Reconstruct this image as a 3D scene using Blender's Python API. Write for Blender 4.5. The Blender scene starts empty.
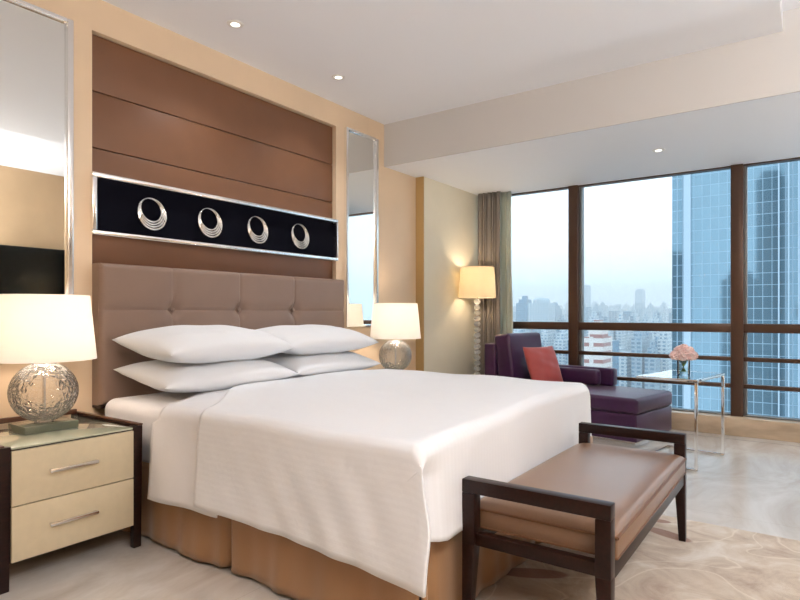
import bpy, bmesh, math, random
from mathutils import Vector, Matrix
random.seed(7)
PI = math.pi
C = bpy.context.scene.collection

# ------------------------------------------------------------------ materials
def lin(c):
    c = c/255
    return c/12.92 if c <= .04045 else ((c+.055)/1.055)**2.4
def rgb(r, g, b): return (lin(r), lin(g), lin(b), 1)
def newmat(name):
    m = bpy.data.materials.new(name); m.use_nodes = True
    nt = m.node_tree; nt.nodes.clear()
    out = nt.nodes.new('ShaderNodeOutputMaterial')
    return m, nt, out
def N(nt, t, **kw):
    n = nt.nodes.new(t)
    for k, v in kw.items():
        if hasattr(n, k): setattr(n, k, v)
    return n
def setin(n, **kw):
    for k, v in kw.items(): n.inputs[k.replace('_', ' ')].default_value = v
def pm(name, col, rough=.5, metal=0, spec=.5, noise=0, nscale=8, bump=0, bscale=200, sheen=0, stretch=None, coat=0, col2=None):
    m, nt, out = newmat(name)
    b = N(nt, 'ShaderNodeBsdfPrincipled')
    setin(b, Base_Color=col, Roughness=rough, Metallic=metal)
    b.inputs['Specular IOR Level'].default_value = spec
    b.inputs['Sheen Weight'].default_value = sheen
    b.inputs['Coat Weight'].default_value = coat
    nt.links.new(b.outputs[0], out.inputs[0])
    tc = N(nt, 'ShaderNodeTexCoord'); mp = N(nt, 'ShaderNodeMapping')
    nt.links.new(tc.outputs['Object'], mp.inputs[0])
    if stretch: mp.inputs['Scale'].default_value = stretch
    if noise:
        t = N(nt, 'ShaderNodeTexNoise'); setin(t, Scale=nscale, Detail=6)
        nt.links.new(mp.outputs[0], t.inputs['Vector'])
        mx = N(nt, 'ShaderNodeMixRGB')
        c2 = col2 or tuple(max(0, c*(1-noise)) for c in col[:3])+(1,)
        setin(mx, Color1=col, Color2=c2)
        cr = N(nt, 'ShaderNodeMapRange'); setin(cr, From_Min=.35, From_Max=.65)
        nt.links.new(t.outputs[0], cr.inputs[0]); nt.links.new(cr.outputs[0], mx.inputs[0])
        nt.links.new(mx.outputs[0], b.inputs['Base Color'])
    if bump:
        t = N(nt, 'ShaderNodeTexNoise'); setin(t, Scale=bscale, Detail=3)
        nt.links.new(mp.outputs[0], t.inputs['Vector'])
        bp = N(nt, 'ShaderNodeBump'); setin(bp, Strength=bump, Distance=.002)
        nt.links.new(t.outputs[0], bp.inputs['Height']); nt.links.new(bp.outputs[0], b.inputs['Normal'])
    return m

M = {}
M['wall'] = pm('wall_panel_paint', rgb(224, 200, 170), .45, noise=.05, nscale=3)
M['wall2'] = pm('pale_wallpaper', rgb(230, 224, 204), .6, noise=.04, nscale=4, bump=.15, bscale=90)
M['lamplit_ochre'] = pm('lamplit_return_ochre', rgb(184, 152, 100), .5)  # wall tone with golden lamp light put into the colour
M['back_wall'] = pm('tan_wallpaper', rgb(190, 160, 124), .6, noise=.05, nscale=5)
M['ceiling'] = pm('ceiling_paint', rgb(238, 240, 245), .8)
M['soffit'] = pm('soffit_paint', rgb(238, 241, 246), .8)
M['bulkhead'] = pm('bulkhead_paint', rgb(206, 203, 200), .7)
M['brown'] = pm('brown_leather_panel', rgb(118, 80, 55), .42, noise=.06, nscale=6, bump=.25, bscale=350)
M['headboard'] = pm('taupe_leather', rgb(138, 114, 100), .36, noise=.05, nscale=7, bump=.25, bscale=400)
M['bench_leather'] = pm('tan_leather', rgb(132, 100, 76), .28, noise=.08, nscale=5, bump=.2, bscale=300, spec=.55)
M['piping'] = pm('leather_piping', rgb(112, 74, 46), .4)
M['dark_wood'] = pm('dark_wood', rgb(38, 15, 10), .36, spec=.3, noise=.45, nscale=6, stretch=(14, 2, 14))
M['wood_lip'] = pm('walnut_lip', rgb(96, 60, 44), .3, noise=.35, nscale=5, stretch=(3, 3, 30), coat=.3)
M['frame_metal'] = pm('polished_frame', (.93, .93, .93, 1), .22, 1)
M['dark_mirror'] = pm('dark_glass_block', rgb(104, 110, 94), .15, spec=.7)
M['chrome'] = pm('chrome', (.82, .82, .82, 1), .08, 1)
M['satin'] = pm('satin_nickel', (.75, .74, .72, 1), .2, 1)
M['silver'] = pm('silver', (.86, .85, .82, 1), .22, 1, bump=.3, bscale=300)
M['mirror'] = pm('mirror_silver', (.86, .88, .87, 1), .01, 1)
M['navy'] = pm('navy_velvet', rgb(9, 9, 20), .9, spec=.1)
M['cream'] = pm('cream_lacquer', rgb(214, 200, 170), .3, noise=.04, nscale=30, bump=.1, bscale=500)
M['linen'] = pm('white_linen', rgb(232, 232, 236), .8, noise=.02, nscale=12, bump=.3, bscale=60, sheen=.1)
M['pillow'] = pm('pillow_cotton', rgb(234, 236, 240), .8, bump=.5, bscale=14, sheen=.1)
M['skirt'] = pm('bronze_satin', rgb(166, 124, 84), .4, noise=.15, nscale=4, sheen=.3, bump=.2, bscale=200, stretch=(1, 1, .3))
M['purple'] = pm('purple_velvet', rgb(66, 27, 72), .36, noise=.2, nscale=5, sheen=.12, bump=.15, bscale=250)
M['coral'] = pm('coral_satin', rgb(178, 74, 70), .6, noise=.12, nscale=9, sheen=.3, bump=.3, bscale=60)
M['black'] = pm('screen_black', rgb(10, 11, 12), .12)
M['bronze'] = pm('bronze_window_frame', rgb(88, 64, 50), .35, metal=.35, noise=.08)
M['bronze_side'] = pm('grey_gasket', rgb(120, 120, 118), .4, metal=.2)
M['marble'] = pm('beige_marble', rgb(206, 184, 158), .2, noise=.3, nscale=3.2, stretch=(1, 1, 3))
M['curtain'] = pm('taupe_curtain', rgb(128, 120, 112), .75, sheen=.3, bump=.2, bscale=150)
M['green'] = pm('stem_green', rgb(90, 120, 60), .5)
M['pink'] = pm('pink_petals', rgb(255, 238, 235), .6, noise=.25, nscale=40, col2=rgb(250, 214, 208))
M['white_plastic'] = pm('white_plastic', rgb(225, 225, 222), .35)
M['plinth'] = pm('brushed_steel', (.7, .7, .7, 1), .25, 1)

def glassy(name, tint=(1, 1, 1, 1), ior=1.45, rough=0., wt=0.0, diffuse=None):
    """thin glass: transparent with a fresnel reflection"""
    m, nt, out = newmat(name)
    tr = N(nt, 'ShaderNodeBsdfTransparent'); tr.inputs[0].default_value = tint
    gl = N(nt, 'ShaderNodeBsdfGlossy'); setin(gl, Color=(1, 1, 1, 1), Roughness=rough)
    fr = N(nt, 'ShaderNodeFresnel'); setin(fr, IOR=ior)
    mx = N(nt, 'ShaderNodeMixShader')
    ad = N(nt, 'ShaderNodeMath', operation='ADD'); ad.inputs[1].default_value = wt
    nt.links.new(fr.outputs[0], ad.inputs[0]); nt.links.new(ad.outputs[0], mx.inputs[0])
    nt.links.new(tr.outputs[0], mx.inputs[1]); nt.links.new(gl.outputs[0], mx.inputs[2])
    nt.links.new(mx.outputs[0], out.inputs[0])
    return m
M['pane'] = glassy('window_glass', (.80, .865, .90, 1), 1.25)
M['vase_glass'] = glassy('vase_glass', (.97, .985, .985, 1), 1.3, .02, .0)
M['table_glass'] = glassy('table_glass', (.75, .85, .84, 1), 1.5, .02, .3)
M['green_glass'] = pm('back_painted_glass', rgb(176, 182, 160), .04, spec=.9, coat=1)
def crystal(name, scale, tint=(.995, .995, .99, 1), tlw=.045, glw=.08, bst=1):
    m, nt, out = newmat(name)
    gl = N(nt, 'ShaderNodeBsdfGlass'); setin(gl, Color=tint, Roughness=.02, IOR=1.3)
    tr = N(nt, 'ShaderNodeBsdfTransparent'); tr.inputs[0].default_value = tint
    gs = N(nt, 'ShaderNodeBsdfGlossy'); setin(gs, Roughness=.08)
    tc = N(nt, 'ShaderNodeTexCoord'); v = N(nt, 'ShaderNodeTexVoronoi', feature='DISTANCE_TO_EDGE'); setin(v, Scale=scale)
    nt.links.new(tc.outputs['Object'], v.inputs['Vector'])
    bp = N(nt, 'ShaderNodeBump'); setin(bp, Strength=bst, Distance=.012)
    nt.links.new(v.outputs[0], bp.inputs['Height'])
    for s in (gl, gs): nt.links.new(bp.outputs[0], s.inputs['Normal'])
    fr = N(nt, 'ShaderNodeFresnel'); setin(fr, IOR=1.3); nt.links.new(bp.outputs[0], fr.inputs['Normal'])
    a = N(nt, 'ShaderNodeMath', operation='ADD'); a.inputs[1].default_value = .03
    nt.links.new(fr.outputs[0], a.inputs[0])
    mx = N(nt, 'ShaderNodeMixShader')
    nt.links.new(a.outputs[0], mx.inputs[0]); nt.links.new(tr.outputs[0], mx.inputs[1]); nt.links.new(gs.outputs[0], mx.inputs[2])
    m2 = N(nt, 'ShaderNodeMixShader'); m2.inputs[0].default_value = glw
    nt.links.new(mx.outputs[0], m2.inputs[1]); nt.links.new(gl.outputs[0], m2.inputs[2])
    tl = N(nt, 'ShaderNodeBsdfTranslucent'); tl.inputs[0].default_value = (1, 1, 1, 1); nt.links.new(bp.outputs[0], tl.inputs['Normal'])
    m3 = N(nt, 'ShaderNodeMixShader'); m3.inputs[0].default_value = tlw
    nt.links.new(m2.outputs[0], m3.inputs[1]); nt.links.new(tl.outputs[0], m3.inputs[2])
    nt.links.new(m3.outputs[0], out.inputs[0])
    return m
M['crystal'] = crystal('cut_crystal', 38)
M['ball'] = crystal('crystal_ball', 14, tlw=.5, glw=.2, bst=.02)

def shade_mat(name, col, mixw):
    m, nt, out = newmat(name)
    d = N(nt, 'ShaderNodeBsdfDiffuse'); d.inputs[0].default_value = col
    t = N(nt, 'ShaderNodeBsdfTranslucent'); t.inputs[0].default_value = col
    mx = N(nt, 'ShaderNodeMixShader'); mx.inputs[0].default_value = mixw
    nt.links.new(d.outputs[0], mx.inputs[1]); nt.links.new(t.outputs[0], mx.inputs[2])
    nt.links.new(mx.outputs[0], out.inputs[0])
    return m
M['shade'] = shade_mat('lamp_shade_fabric', rgb(250, 248, 244), .42)
M['shade_cream'] = shade_mat('cream_shade_fabric', rgb(248, 238, 216), .42)
M['sheer'] = shade_mat('sheer_curtain', rgb(232, 232, 222), .7)
def emis(name, col, s):
    m, nt, out = newmat(name)
    e = N(nt, 'ShaderNodeEmission'); setin(e, Color=col, Strength=s); nt.links.new(e.outputs[0], out.inputs[0]); return m
M['led'] = emis('downlight_glow', (1, .93, .82, 1), 3)
M['bulb'] = emis('bulb_glow', (1, .8, .55, 1), 6)

# striped duvet cotton (satin stripes follow the cloth's own UV)
def duvet_mat():
    m, nt, out = newmat('satin_stripe_cotton')
    b = N(nt, 'ShaderNodeBsdfPrincipled'); setin(b, Roughness=.7); b.inputs['Sheen Weight'].default_value = .15
    uv = N(nt, 'ShaderNodeUVMap'); uv.uv_map = 'cloth'
    w = N(nt, 'ShaderNodeTexWave', wave_type='BANDS', bands_direction='Y'); setin(w, Scale=13.0)
    nt.links.new(uv.outputs[0], w.inputs['Vector'])
    cr = N(nt, 'ShaderNodeMapRange'); setin(cr, From_Min=.45, From_Max=.55)
    nt.links.new(w.outputs['Fac'], cr.inputs[0])
    mx = N(nt, 'ShaderNodeMixRGB'); setin(mx, Color1=rgb(236, 238, 243), Color2=rgb(234, 236, 241))
    nt.links.new(cr.outputs[0], mx.inputs[0]); nt.links.new(mx.outputs[0], b.inputs['Base Color'])
    r = N(nt, 'ShaderNodeMapRange'); setin(r, To_Min=.75, To_Max=.6); nt.links.new(cr.outputs[0], r.inputs[0]); nt.links.new(r.outputs[0], b.inputs['Roughness'])
    n = N(nt, 'ShaderNodeTexNoise'); setin(n, Scale=5, Detail=4); nt.links.new(uv.outputs[0], n.inputs['Vector'])
    bp = N(nt, 'ShaderNodeBump'); setin(bp, Strength=.5, Distance=.012)
    nt.links.new(n.outputs[0], bp.inputs['Height'])
    b2 = N(nt, 'ShaderNodeBump'); setin(b2, Strength=.06, Distance=.001); nt.links.new(cr.outputs[0], b2.inputs['Height'])
    nt.links.new(bp.outputs[0], b2.inputs['Normal']); nt.links.new(b2.outputs[0], b.inputs['Normal'])
    nt.links.new(b.outputs[0], out.inputs[0]); return m
M['duvet'] = duvet_mat()

def floor_mat():
    m, nt, out = newmat('cream_marble_floor')
    b = N(nt, 'ShaderNodeBsdfPrincipled'); setin(b, Roughness=.2)
    tc = N(nt, 'ShaderNodeTexCoord'); mp = N(nt, 'ShaderNodeMapping'); mp.inputs['Scale'].default_value = (1.2, .5, 1); mp.inputs['Rotation'].default_value = (0, 0, .3)
    nt.links.new(tc.outputs['Object'], mp.inputs[0])
    n = N(nt, 'ShaderNodeTexNoise'); setin(n, Scale=2.2, Detail=9, Roughness=.62, Distortion=.8); nt.links.new(mp.outputs[0], n.inputs['Vector'])
    cr = N(nt, 'ShaderNodeValToRGB'); e = cr.color_ramp.elements
    e[0].position = .32; e[0].color = rgb(184, 172, 160); e[1].position = .62; e[1].color = rgb(216, 211, 205)
    nt.links.new(n.outputs[0], cr.inputs[0])
    br = N(nt, 'ShaderNodeTexBrick', offset=0.0); setin(br, Color1=(1, 1, 1, 1), Color2=(1, 1, 1, 1), Mortar=(.8, .78, .76, 1), Scale=1, Mortar_Size=.0016, Mortar_Smooth=.3, Brick_Width=.9, Row_Height=.9)
    nt.links.new(tc.outputs['Object'], br.inputs['Vector'])
    mx = N(nt, 'ShaderNodeMixRGB', blend_type='MULTIPLY'); mx.inputs[0].default_value = 1
    nt.links.new(cr.outputs[0], mx.inputs[1]); nt.links.new(br.outputs[0], mx.inputs[2]); nt.links.new(mx.outputs[0], b.inputs['Base Color'])
    nt.links.new(b.outputs[0], out.inputs[0]); return m
M['floor'] = floor_mat()

def rug_mat():
    m, nt, out = newmat('swirl_carpet')
    b = N(nt, 'ShaderNodeBsdfPrincipled'); setin(b, Roughness=.95); b.inputs['Specular IOR Level'].default_value = .1
    b.inputs['Sheen Weight'].default_value = .2
    tc = N(nt, 'ShaderNodeTexCoord'); V = tc.outputs['Object']
    n = N(nt, 'ShaderNodeTexNoise'); setin(n, Scale=3.2, Detail=9, Roughness=.65, Distortion=1.6); nt.links.new(V, n.inputs['Vector'])
    cr = N(nt, 'ShaderNodeValToRGB'); e = cr.color_ramp.elements
    e[0].position = .3; e[0].color = rgb(168, 146, 130); e[1].position = .68; e[1].color = rgb(220, 212, 202)
    x = e.new(.5); x.color = rgb(200, 184, 166)
    nt.links.new(n.outputs[0], cr.inputs[0])
    n2 = N(nt, 'ShaderNodeTexNoise'); setin(n2, Scale=1.6, Detail=2.5, Distortion=.6); nt.links.new(V, n2.inputs['Vector'])
    ma = N(nt, 'ShaderNodeMath', operation='MULTIPLY'); ma.inputs[1].default_value = 8.0; nt.links.new(n2.outputs[0], ma.inputs[0])
    fr = N(nt, 'ShaderNodeMath', operation='FRACT'); nt.links.new(ma.outputs[0], fr.inputs[0])
    sb = N(nt, 'ShaderNodeMath', operation='SUBTRACT'); sb.inputs[1].default_value = .5; nt.links.new(fr.outputs[0], sb.inputs[0])
    ab = N(nt, 'ShaderNodeMath', operation='ABSOLUTE'); nt.links.new(sb.outputs[0], ab.inputs[0])
    mr = N(nt, 'ShaderNodeMapRange'); setin(mr, From_Min=.0, From_Max=.06, To_Min=.6, To_Max=0); nt.links.new(ab.outputs[0], mr.inputs[0])
    mx = N(nt, 'ShaderNodeMixRGB'); nt.links.new(mr.outputs[0], mx.inputs[0]); nt.links.new(cr.outputs[0], mx.inputs[1]); mx.inputs[2].default_value = rgb(230, 220, 206)
    last = mx.outputs[0]
    for (cx, cy, rx, ry, rot) in RUG_LEAVES:
        mp = N(nt, 'ShaderNodeMapping', vector_type='TEXTURE')
        mp.inputs['Location'].default_value = (cx, cy, 0); mp.inputs['Rotation'].default_value = (0, 0, rot); mp.inputs['Scale'].default_value = (rx, ry, 1)
        nt.links.new(V, mp.inputs[0])
        sx = N(nt, 'ShaderNodeSeparateXYZ'); nt.links.new(mp.outputs[0], sx.inputs[0])
        cb = N(nt, 'ShaderNodeCombineXYZ'); nt.links.new(sx.outputs[0], cb.inputs[0]); nt.links.new(sx.outputs[1], cb.inputs[1])
        ln = N(nt, 'ShaderNodeVectorMath', operation='LENGTH'); nt.links.new(cb.outputs[0], ln.inputs[0])
        k = N(nt, 'ShaderNodeMapRange'); setin(k, From_Min=.85, From_Max=1.0, To_Min=.8, To_Max=0); nt.links.new(ln.outputs['Value'], k.inputs[0])
        mz = N(nt, 'ShaderNodeMixRGB'); nt.links.new(k.outputs[0], mz.inputs[0]); nt.links.new(last, mz.inputs[1]); mz.inputs[2].default_value = rgb(140, 92, 74)
        last = mz.outputs[0]
    nt.links.new(last, b.inputs['Base Color'])
    f = N(nt, 'ShaderNodeTexNoise'); setin(f, Scale=260); nt.links.new(V, f.inputs['Vector'])
    bp = N(nt, 'ShaderNodeBump'); setin(bp, Strength=.6, Distance=.004); nt.links.new(f.outputs[0], bp.inputs['Height']); nt.links.new(bp.outputs[0], b.inputs['Normal'])
    nt.links.new(b.outputs[0], out.inputs[0]); return m
RUG_LEAVES = [(-.655, 3.26, .07, .03, .2), (-.575, 3.09, .13, .045, -.35), (-.95, 2.3, .16, .05, .5), (-.86, 1.75, .12, .04, -.2)]
M['rug'] = rug_mat()

def facade(name, wall, win, sx, sz, fx=.6, fz=.55, gloss=.0, rough=.3, vary=.3, zshift=0):
    """grid of windows over a facade, in object coordinates"""
    m, nt, out = newmat(name)
    b = N(nt, 'ShaderNodeBsdfPrincipled')
    tc = N(nt, 'ShaderNodeTexCoord'); sp = N(nt, 'ShaderNodeSeparateXYZ'); nt.links.new(tc.outputs['Object'], sp.inputs[0])
    ad = N(nt, 'ShaderNodeMath', operation='ADD'); nt.links.new(sp.outputs[0], ad.inputs[0]); nt.links.new(sp.outputs[1], ad.inputs[1])
    def cell(src, s, f):
        d = N(nt, 'ShaderNodeMath', operation='DIVIDE'); d.inputs[1].default_value = s; nt.links.new(src, d.inputs[0])
        fr = N(nt, 'ShaderNodeMath', operation='FRACT'); nt.links.new(d.outputs[0], fr.inputs[0])
        lt = N(nt, 'ShaderNodeMath', operation='LESS_THAN'); lt.inputs[1].default_value = f; nt.links.new(fr.outputs[0], lt.inputs[0])
        fl = N(nt, 'ShaderNodeMath', operation='FLOOR'); nt.links.new(d.outputs[0], fl.inputs[0])
        return lt.outputs[0], fl.outputs[0]
    a, ia = cell(ad.outputs[0], sx, fx); c, ic = cell(sp.outputs[2], sz, fz)
    mu = N(nt, 'ShaderNodeMath', operation='MULTIPLY'); nt.links.new(a, mu.inputs[0]); nt.links.new(c, mu.inputs[1])
    cb = N(nt, 'ShaderNodeCombineXYZ'); nt.links.new(ia, cb.inputs[0]); nt.links.new(ic, cb.inputs[1])
    wn = N(nt, 'ShaderNodeTexWhiteNoise'); nt.links.new(cb.outputs[0], wn.inputs['Vector'])
    mr = N(nt, 'ShaderNodeMapRange'); setin(mr, To_Min=1-vary, To_Max=1+vary); nt.links.new(wn.outputs['Value'], mr.inputs[0])
    vm = N(nt, 'ShaderNodeVectorMath', operation='SCALE'); vm.inputs[0].default_value = win[:3]; nt.links.new(mr.outputs[0], vm.inputs['Scale'])
    mx = N(nt, 'ShaderNodeMixRGB'); nt.links.new(mu.outputs[0], mx.inputs[0]); mx.inputs[1].default_value = wall; nt.links.new(vm.outputs[0], mx.inputs[2])
    nt.links.new(mx.outputs[0], b.inputs['Base Color'])
    g = N(nt, 'ShaderNodeMath', operation='MULTIPLY'); g.inputs[1].default_value = gloss; nt.links.new(mu.outputs[0], g.inputs[0]); nt.links.new(g.outputs[0], b.inputs['Metallic'])
    r = N(nt, 'ShaderNodeMapRange'); setin(r, To_Min=.6, To_Max=rough); nt.links.new(mu.outputs[0], r.inputs[0]); nt.links.new(r.outputs[0], b.inputs['Roughness'])
    nt.links.new(b.outputs[0], out.inputs[0]); return m

# ------------------------------------------------------------------ mesh builder
class MB:
    def __init__(s): s.bm = bmesh.new()
    def box(s, x0, x1, y0, y1, z0, z1, bev=0, seg=2, mtx=None):
        b = bmesh.new(); bmesh.ops.create_cube(b, size=1)
        for v in b.verts:
            v.co = Vector((x0+(v.co.x+.5)*(x1-x0), y0+(v.co.y+.5)*(y1-y0), z0+(v.co.z+.5)*(z1-z0)))
        if bev: bmesh.ops.bevel(b, geom=list(b.edges), offset=bev, segments=seg, profile=.5, affect='EDGES')
        return s._add(b, mtx)
    def _add(s, b, mtx=None):
        if mtx is not None: bmesh.ops.transform(b, matrix=mtx, verts=b.verts)
        me = bpy.data.meshes.new('tmp'); b.to_mesh(me); b.free(); s.bm.from_mesh(me); bpy.data.meshes.remove(me); return s
    def taper(s, x0, x1, y0, y1, z0, z1, kx, ky, bev=.003, ax=.5, ay=.5):
        """box whose bottom is scaled by kx, ky about (ax, ay)"""
        b = bmesh.new(); bmesh.ops.create_cube(b, size=1)
        for v in b.verts:
            fx, fy, fz = v.co.x+.5, v.co.y+.5, v.co.z+.5
            if fz < .5: fx = ax+(fx-ax)*kx; fy = ay+(fy-ay)*ky
            v.co = Vector((x0+fx*(x1-x0), y0+fy*(y1-y0), z0+fz*(z1-z0)))
        if bev: bmesh.ops.bevel(b, geom=list(b.edges), offset=bev, segments=2, profile=.5, affect='EDGES')
        return s._add(b)
    def lathe(s, prof, c=(0, 0, 0), seg=48, close=False):
        b = bmesh.new(); rings = []
        for r, z in prof:
            if r < 1e-6: rings.append([b.verts.new((c[0], c[1], c[2]+z))])
            else: rings.append([b.verts.new((c[0]+r*math.cos(2*PI*i/seg), c[1]+r*math.sin(2*PI*i/seg), c[2]+z)) for i in range(seg)])
        for p, q in zip(rings[:-1], rings[1:]):
            for i in range(seg):
                j = (i+1) % seg
                if len(p) == 1 and len(q) == 1: continue
                if len(p) == 1: b.faces.new((p[0], q[j], q[i]))
                elif len(q) == 1: b.faces.new((p[i], p[j], q[0]))
                else: b.faces.new((p[i], p[j], q[j], q[i]))
        bmesh.ops.recalc_face_normals(b, faces=b.faces)
        return s._add(b)
    def ball(s, c, r, sc=(1, 1, 1), sub=3):
        b = bmesh.new(); bmesh.ops.create_icosphere(b, subdivisions=sub, radius=r)
        for v in b.verts: v.co = Vector((v.co.x*sc[0]+c[0], v.co.y*sc[1]+c[1], v.co.z*sc[2]+c[2]))
        return s._add(b)
    def tube(s, pts, r, seg=10, closed=False):
        b = bmesh.new(); n = len(pts); rings = []
        pts = [Vector(p) for p in pts]
        for i, p in enumerate(pts):
            if closed: t = (pts[(i+1) % n]-pts[i-1]).normalized()
            else: t = (pts[min(i+1, n-1)]-pts[max(i-1, 0)]).normalized()
            up = Vector((0, 0, 1)) if abs(t.z) < .9 else Vector((1, 0, 0))
            if isinstance(closed, Vector): up = closed
            u = t.cross(up).normalized(); w = t.cross(u).normalized()
            rr = r(i/n) if callable(r) else r
            rings.append([b.verts.new(p+u*rr*math.cos(2*PI*k/seg)+w*rr*math.sin(2*PI*k/seg)) for k in range(seg)])
        for i in range(n if closed else n-1):
            a, c2 = rings[i], rings[(i+1) % n]
            for k in range(seg):
                l = (k+1) % seg; b.faces.new((a[k], a[l], c2[l], c2[k]))
        if not closed: b.faces.new(rings[0]); b.faces.new(rings[-1])
        bmesh.ops.recalc_face_normals(b, faces=b.faces)
        return s._add(b)
    def grid(s, fn, nu, nv, mtx=None):
        b = bmesh.new()
        vs = [[b.verts.new(fn(i/nu, j/nv)) for j in range(nv+1)] for i in range(nu+1)]
        for i in range(nu):
            for j in range(nv): b.faces.new((vs[i][j], vs[i+1][j], vs[i+1][j+1], vs[i][j+1]))
        return s._add(b, mtx)
    def build(s, name, mat, parent=None, smooth=True, world=False, angle=35):
        if world and parent is not None:
            bmesh.ops.translate(s.bm, vec=-parent.location, verts=s.bm.verts)
        me = bpy.data.meshes.new(name); s.bm.to_mesh(me); s.bm.free()
        me.materials.append(M[mat] if isinstance(mat, str) else mat)
        if smooth:
            for p in me.polygons: p.use_smooth = True
            me.set_sharp_from_angle(angle=math.radians(angle))
        o = bpy.data.objects.new(name, me); C.objects.link(o)
        if parent is not None: o.parent = parent
        return o

def tag(o, label, cat, group=None):
    o['label'] = label; o['category'] = cat
    if group: o['group'] = group
    return o
def thing(name, label, cat, loc=(0, 0, 0), rotz=0, group=None):
    o = bpy.data.objects.new(name, None); C.objects.link(o); o.empty_display_size = .1
    o.location = loc; o.rotation_euler = (0, 0, rotz)
    return tag(o, label, cat, group)
def struct(o): o['kind'] = 'structure'; return o
def copy_tree(o, parent=None):
    c = o.copy(); C.objects.link(c); c.parent = parent
    for ch in list(o.children): copy_tree(ch, c)
    return c
def centre(o):
    """move a top-level mesh's origin to its base centre"""
    me = o.data; xs = [v.co for v in me.vertices]
    c = Vector(((min(v.x for v in xs)+max(v.x for v in xs))/2, (min(v.y for v in xs)+max(v.y for v in xs))/2, min(v.z for v in xs)))
    me.transform(Matrix.Translation(-c)); o.location = o.location + c; return o
def light(name, typ, loc, energy, col, **kw):
    l = bpy.data.lights.new(name, typ); l.energy = energy; l.color = col
    for k, v in kw.items(): setattr(l, k, v)
    o = bpy.data.objects.new(name, l); C.objects.link(o); o.location = loc; return o

HAZE = .0007
XW, CZ, SZ, YS, YW, XR, YB = -3.2, 2.83, 2.444, 4.265, 6.06, 1.9, -1.7
REC = -.14; RZ = 2.95
# ------------------------------------------------------------------ room shell
struct(MB().box(-3.5, XR+.2, YB-.2, 6.2, -.15, 0).build('floor', 'floor', smooth=False))
b = MB()
b.box(-3.5, XW, YB-.2, 1.612, 0, CZ+.25); b.box(-3.5, XW, 3.605, 4.8, 0, CZ+.25)
b.box(-3.5, XW, 1.612, 3.605, 2.645, CZ+.25); b.box(-3.5, XW, 1.612, 3.605, 0, .6); b.box(-3.5, -3.26, 1.612, 3.605, .6, 2.645)
b.box(-3.5, XW-.001, 4.8, 6.2, 0, CZ+.25)
struct(b.build('wall_left', 'wall', smooth=False))
struct(MB().box(XW, -3.11, 4.802, 6.0, 0, SZ).build('wall_left_pier', 'wall2', smooth=False)).name = 'wall_window_left'
struct(MB().box(XW, -3.109, 4.79, 4.803, 0, SZ).build('wall_return_lamplit', 'lamplit_ochre', smooth=False))  # step face of the wall, lamp glow painted as ochre
struct(MB().box(XR, XR+.2, YB-.2, 6.2, 0, 3.3).build('wall_right', 'back_wall', smooth=False))
struct(MB().box(-3.5, XR+.2, YB-.2, YB, 0, 3.3).build('wall_back', 'back_wall', smooth=False))
b = MB(); b.box(-3.5, REC, YB-.2, YS, CZ, 3.3); b.box(REC, XR+.2, YB-.2, YS, RZ, 3.3)
struct(b.build('ceiling', 'ceiling', smooth=False))
# lowered ceiling by the window: white underside, warm face
struct(MB().box(-3.5, XR+.2, YS+.01, 6.2, SZ, 3.3).build('ceiling_window', 'soffit', smooth=False))
struct(MB().box(-3.2, XR, YS, YS+.012, SZ, RZ).build('trim_2', 'bulkhead', smooth=False))
struct(MB().box(XW, XR, 5.96, 6.2, 0, .165, bev=.006).build('trim_3', 'marble'))
struct(MB().box(XW, XR, 5.80, 5.806, -.002, .0015).build('trim_4', M['bronze_side'], smooth=False))
# window wall: jamb pieces at both ends
b = MB(); b.box(XR-.1, XR, 6.0, 6.2, .165, SZ); b.box(-3.2, -3.05, 6.0, 6.2, .165, SZ)
struct(b.build('wall_window_right', 'wall2', smooth=False))
# window
w = bpy.data.objects.new('window_1', None); C.objects.link(w); w.location = (-.6, YW, .165); struct(w)
mull = [-2.045, -.545, .955]
for mx in mull:
    b = MB(); b.box(mx-.05, mx+.05, YW-.02, YW+.12, .165, SZ, bev=.004)
    m_ = b.build('mullion', 'bronze', w, world=True)
    j_ = MB().box(mx+.05, mx+.075, YW+.03, YW+.12, .165, SZ, bev=.003).build('jamb', 'bronze_side', m_)
    j_.data.transform(Matrix.Translation(-w.location))
spans = [(-3.05, -2.095), (-1.995, -.595), (-.495, .905), (1.005, 1.8)]
for a, c in spans:
    MB().box(a, c, YW, YW+.10, .922, 1.003, bev=.004).build('transom', 'bronze', w, world=True)
    MB().box(a, c, YW+.01, YW+.06, .662, .700, bev=.004).build('rail', 'bronze', w, world=True)
    MB().box(a, c, YW+.01, YW+.06, .418, .455, bev=.004).build('rail', 'bronze', w, world=True)
    MB().box(a, c, YW+.01, YW+.10, .165, .178, bev=.003).build('bottom_bar', 'bronze_side', w, world=True)
    MB().box(a, c, YW+.01, YW+.10, SZ-.012, SZ, bev=.003).build('top_bar', 'bronze', w, world=True)
    MB().box(a, c, YW+.07, YW+.082, .178, .922).build('pane', 'pane', w, world=True, smooth=False)
    MB().box(a, c, YW+.07, YW+.082, 1.003, SZ-.012).build('pane', 'pane', w, world=True, smooth=False)

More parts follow.
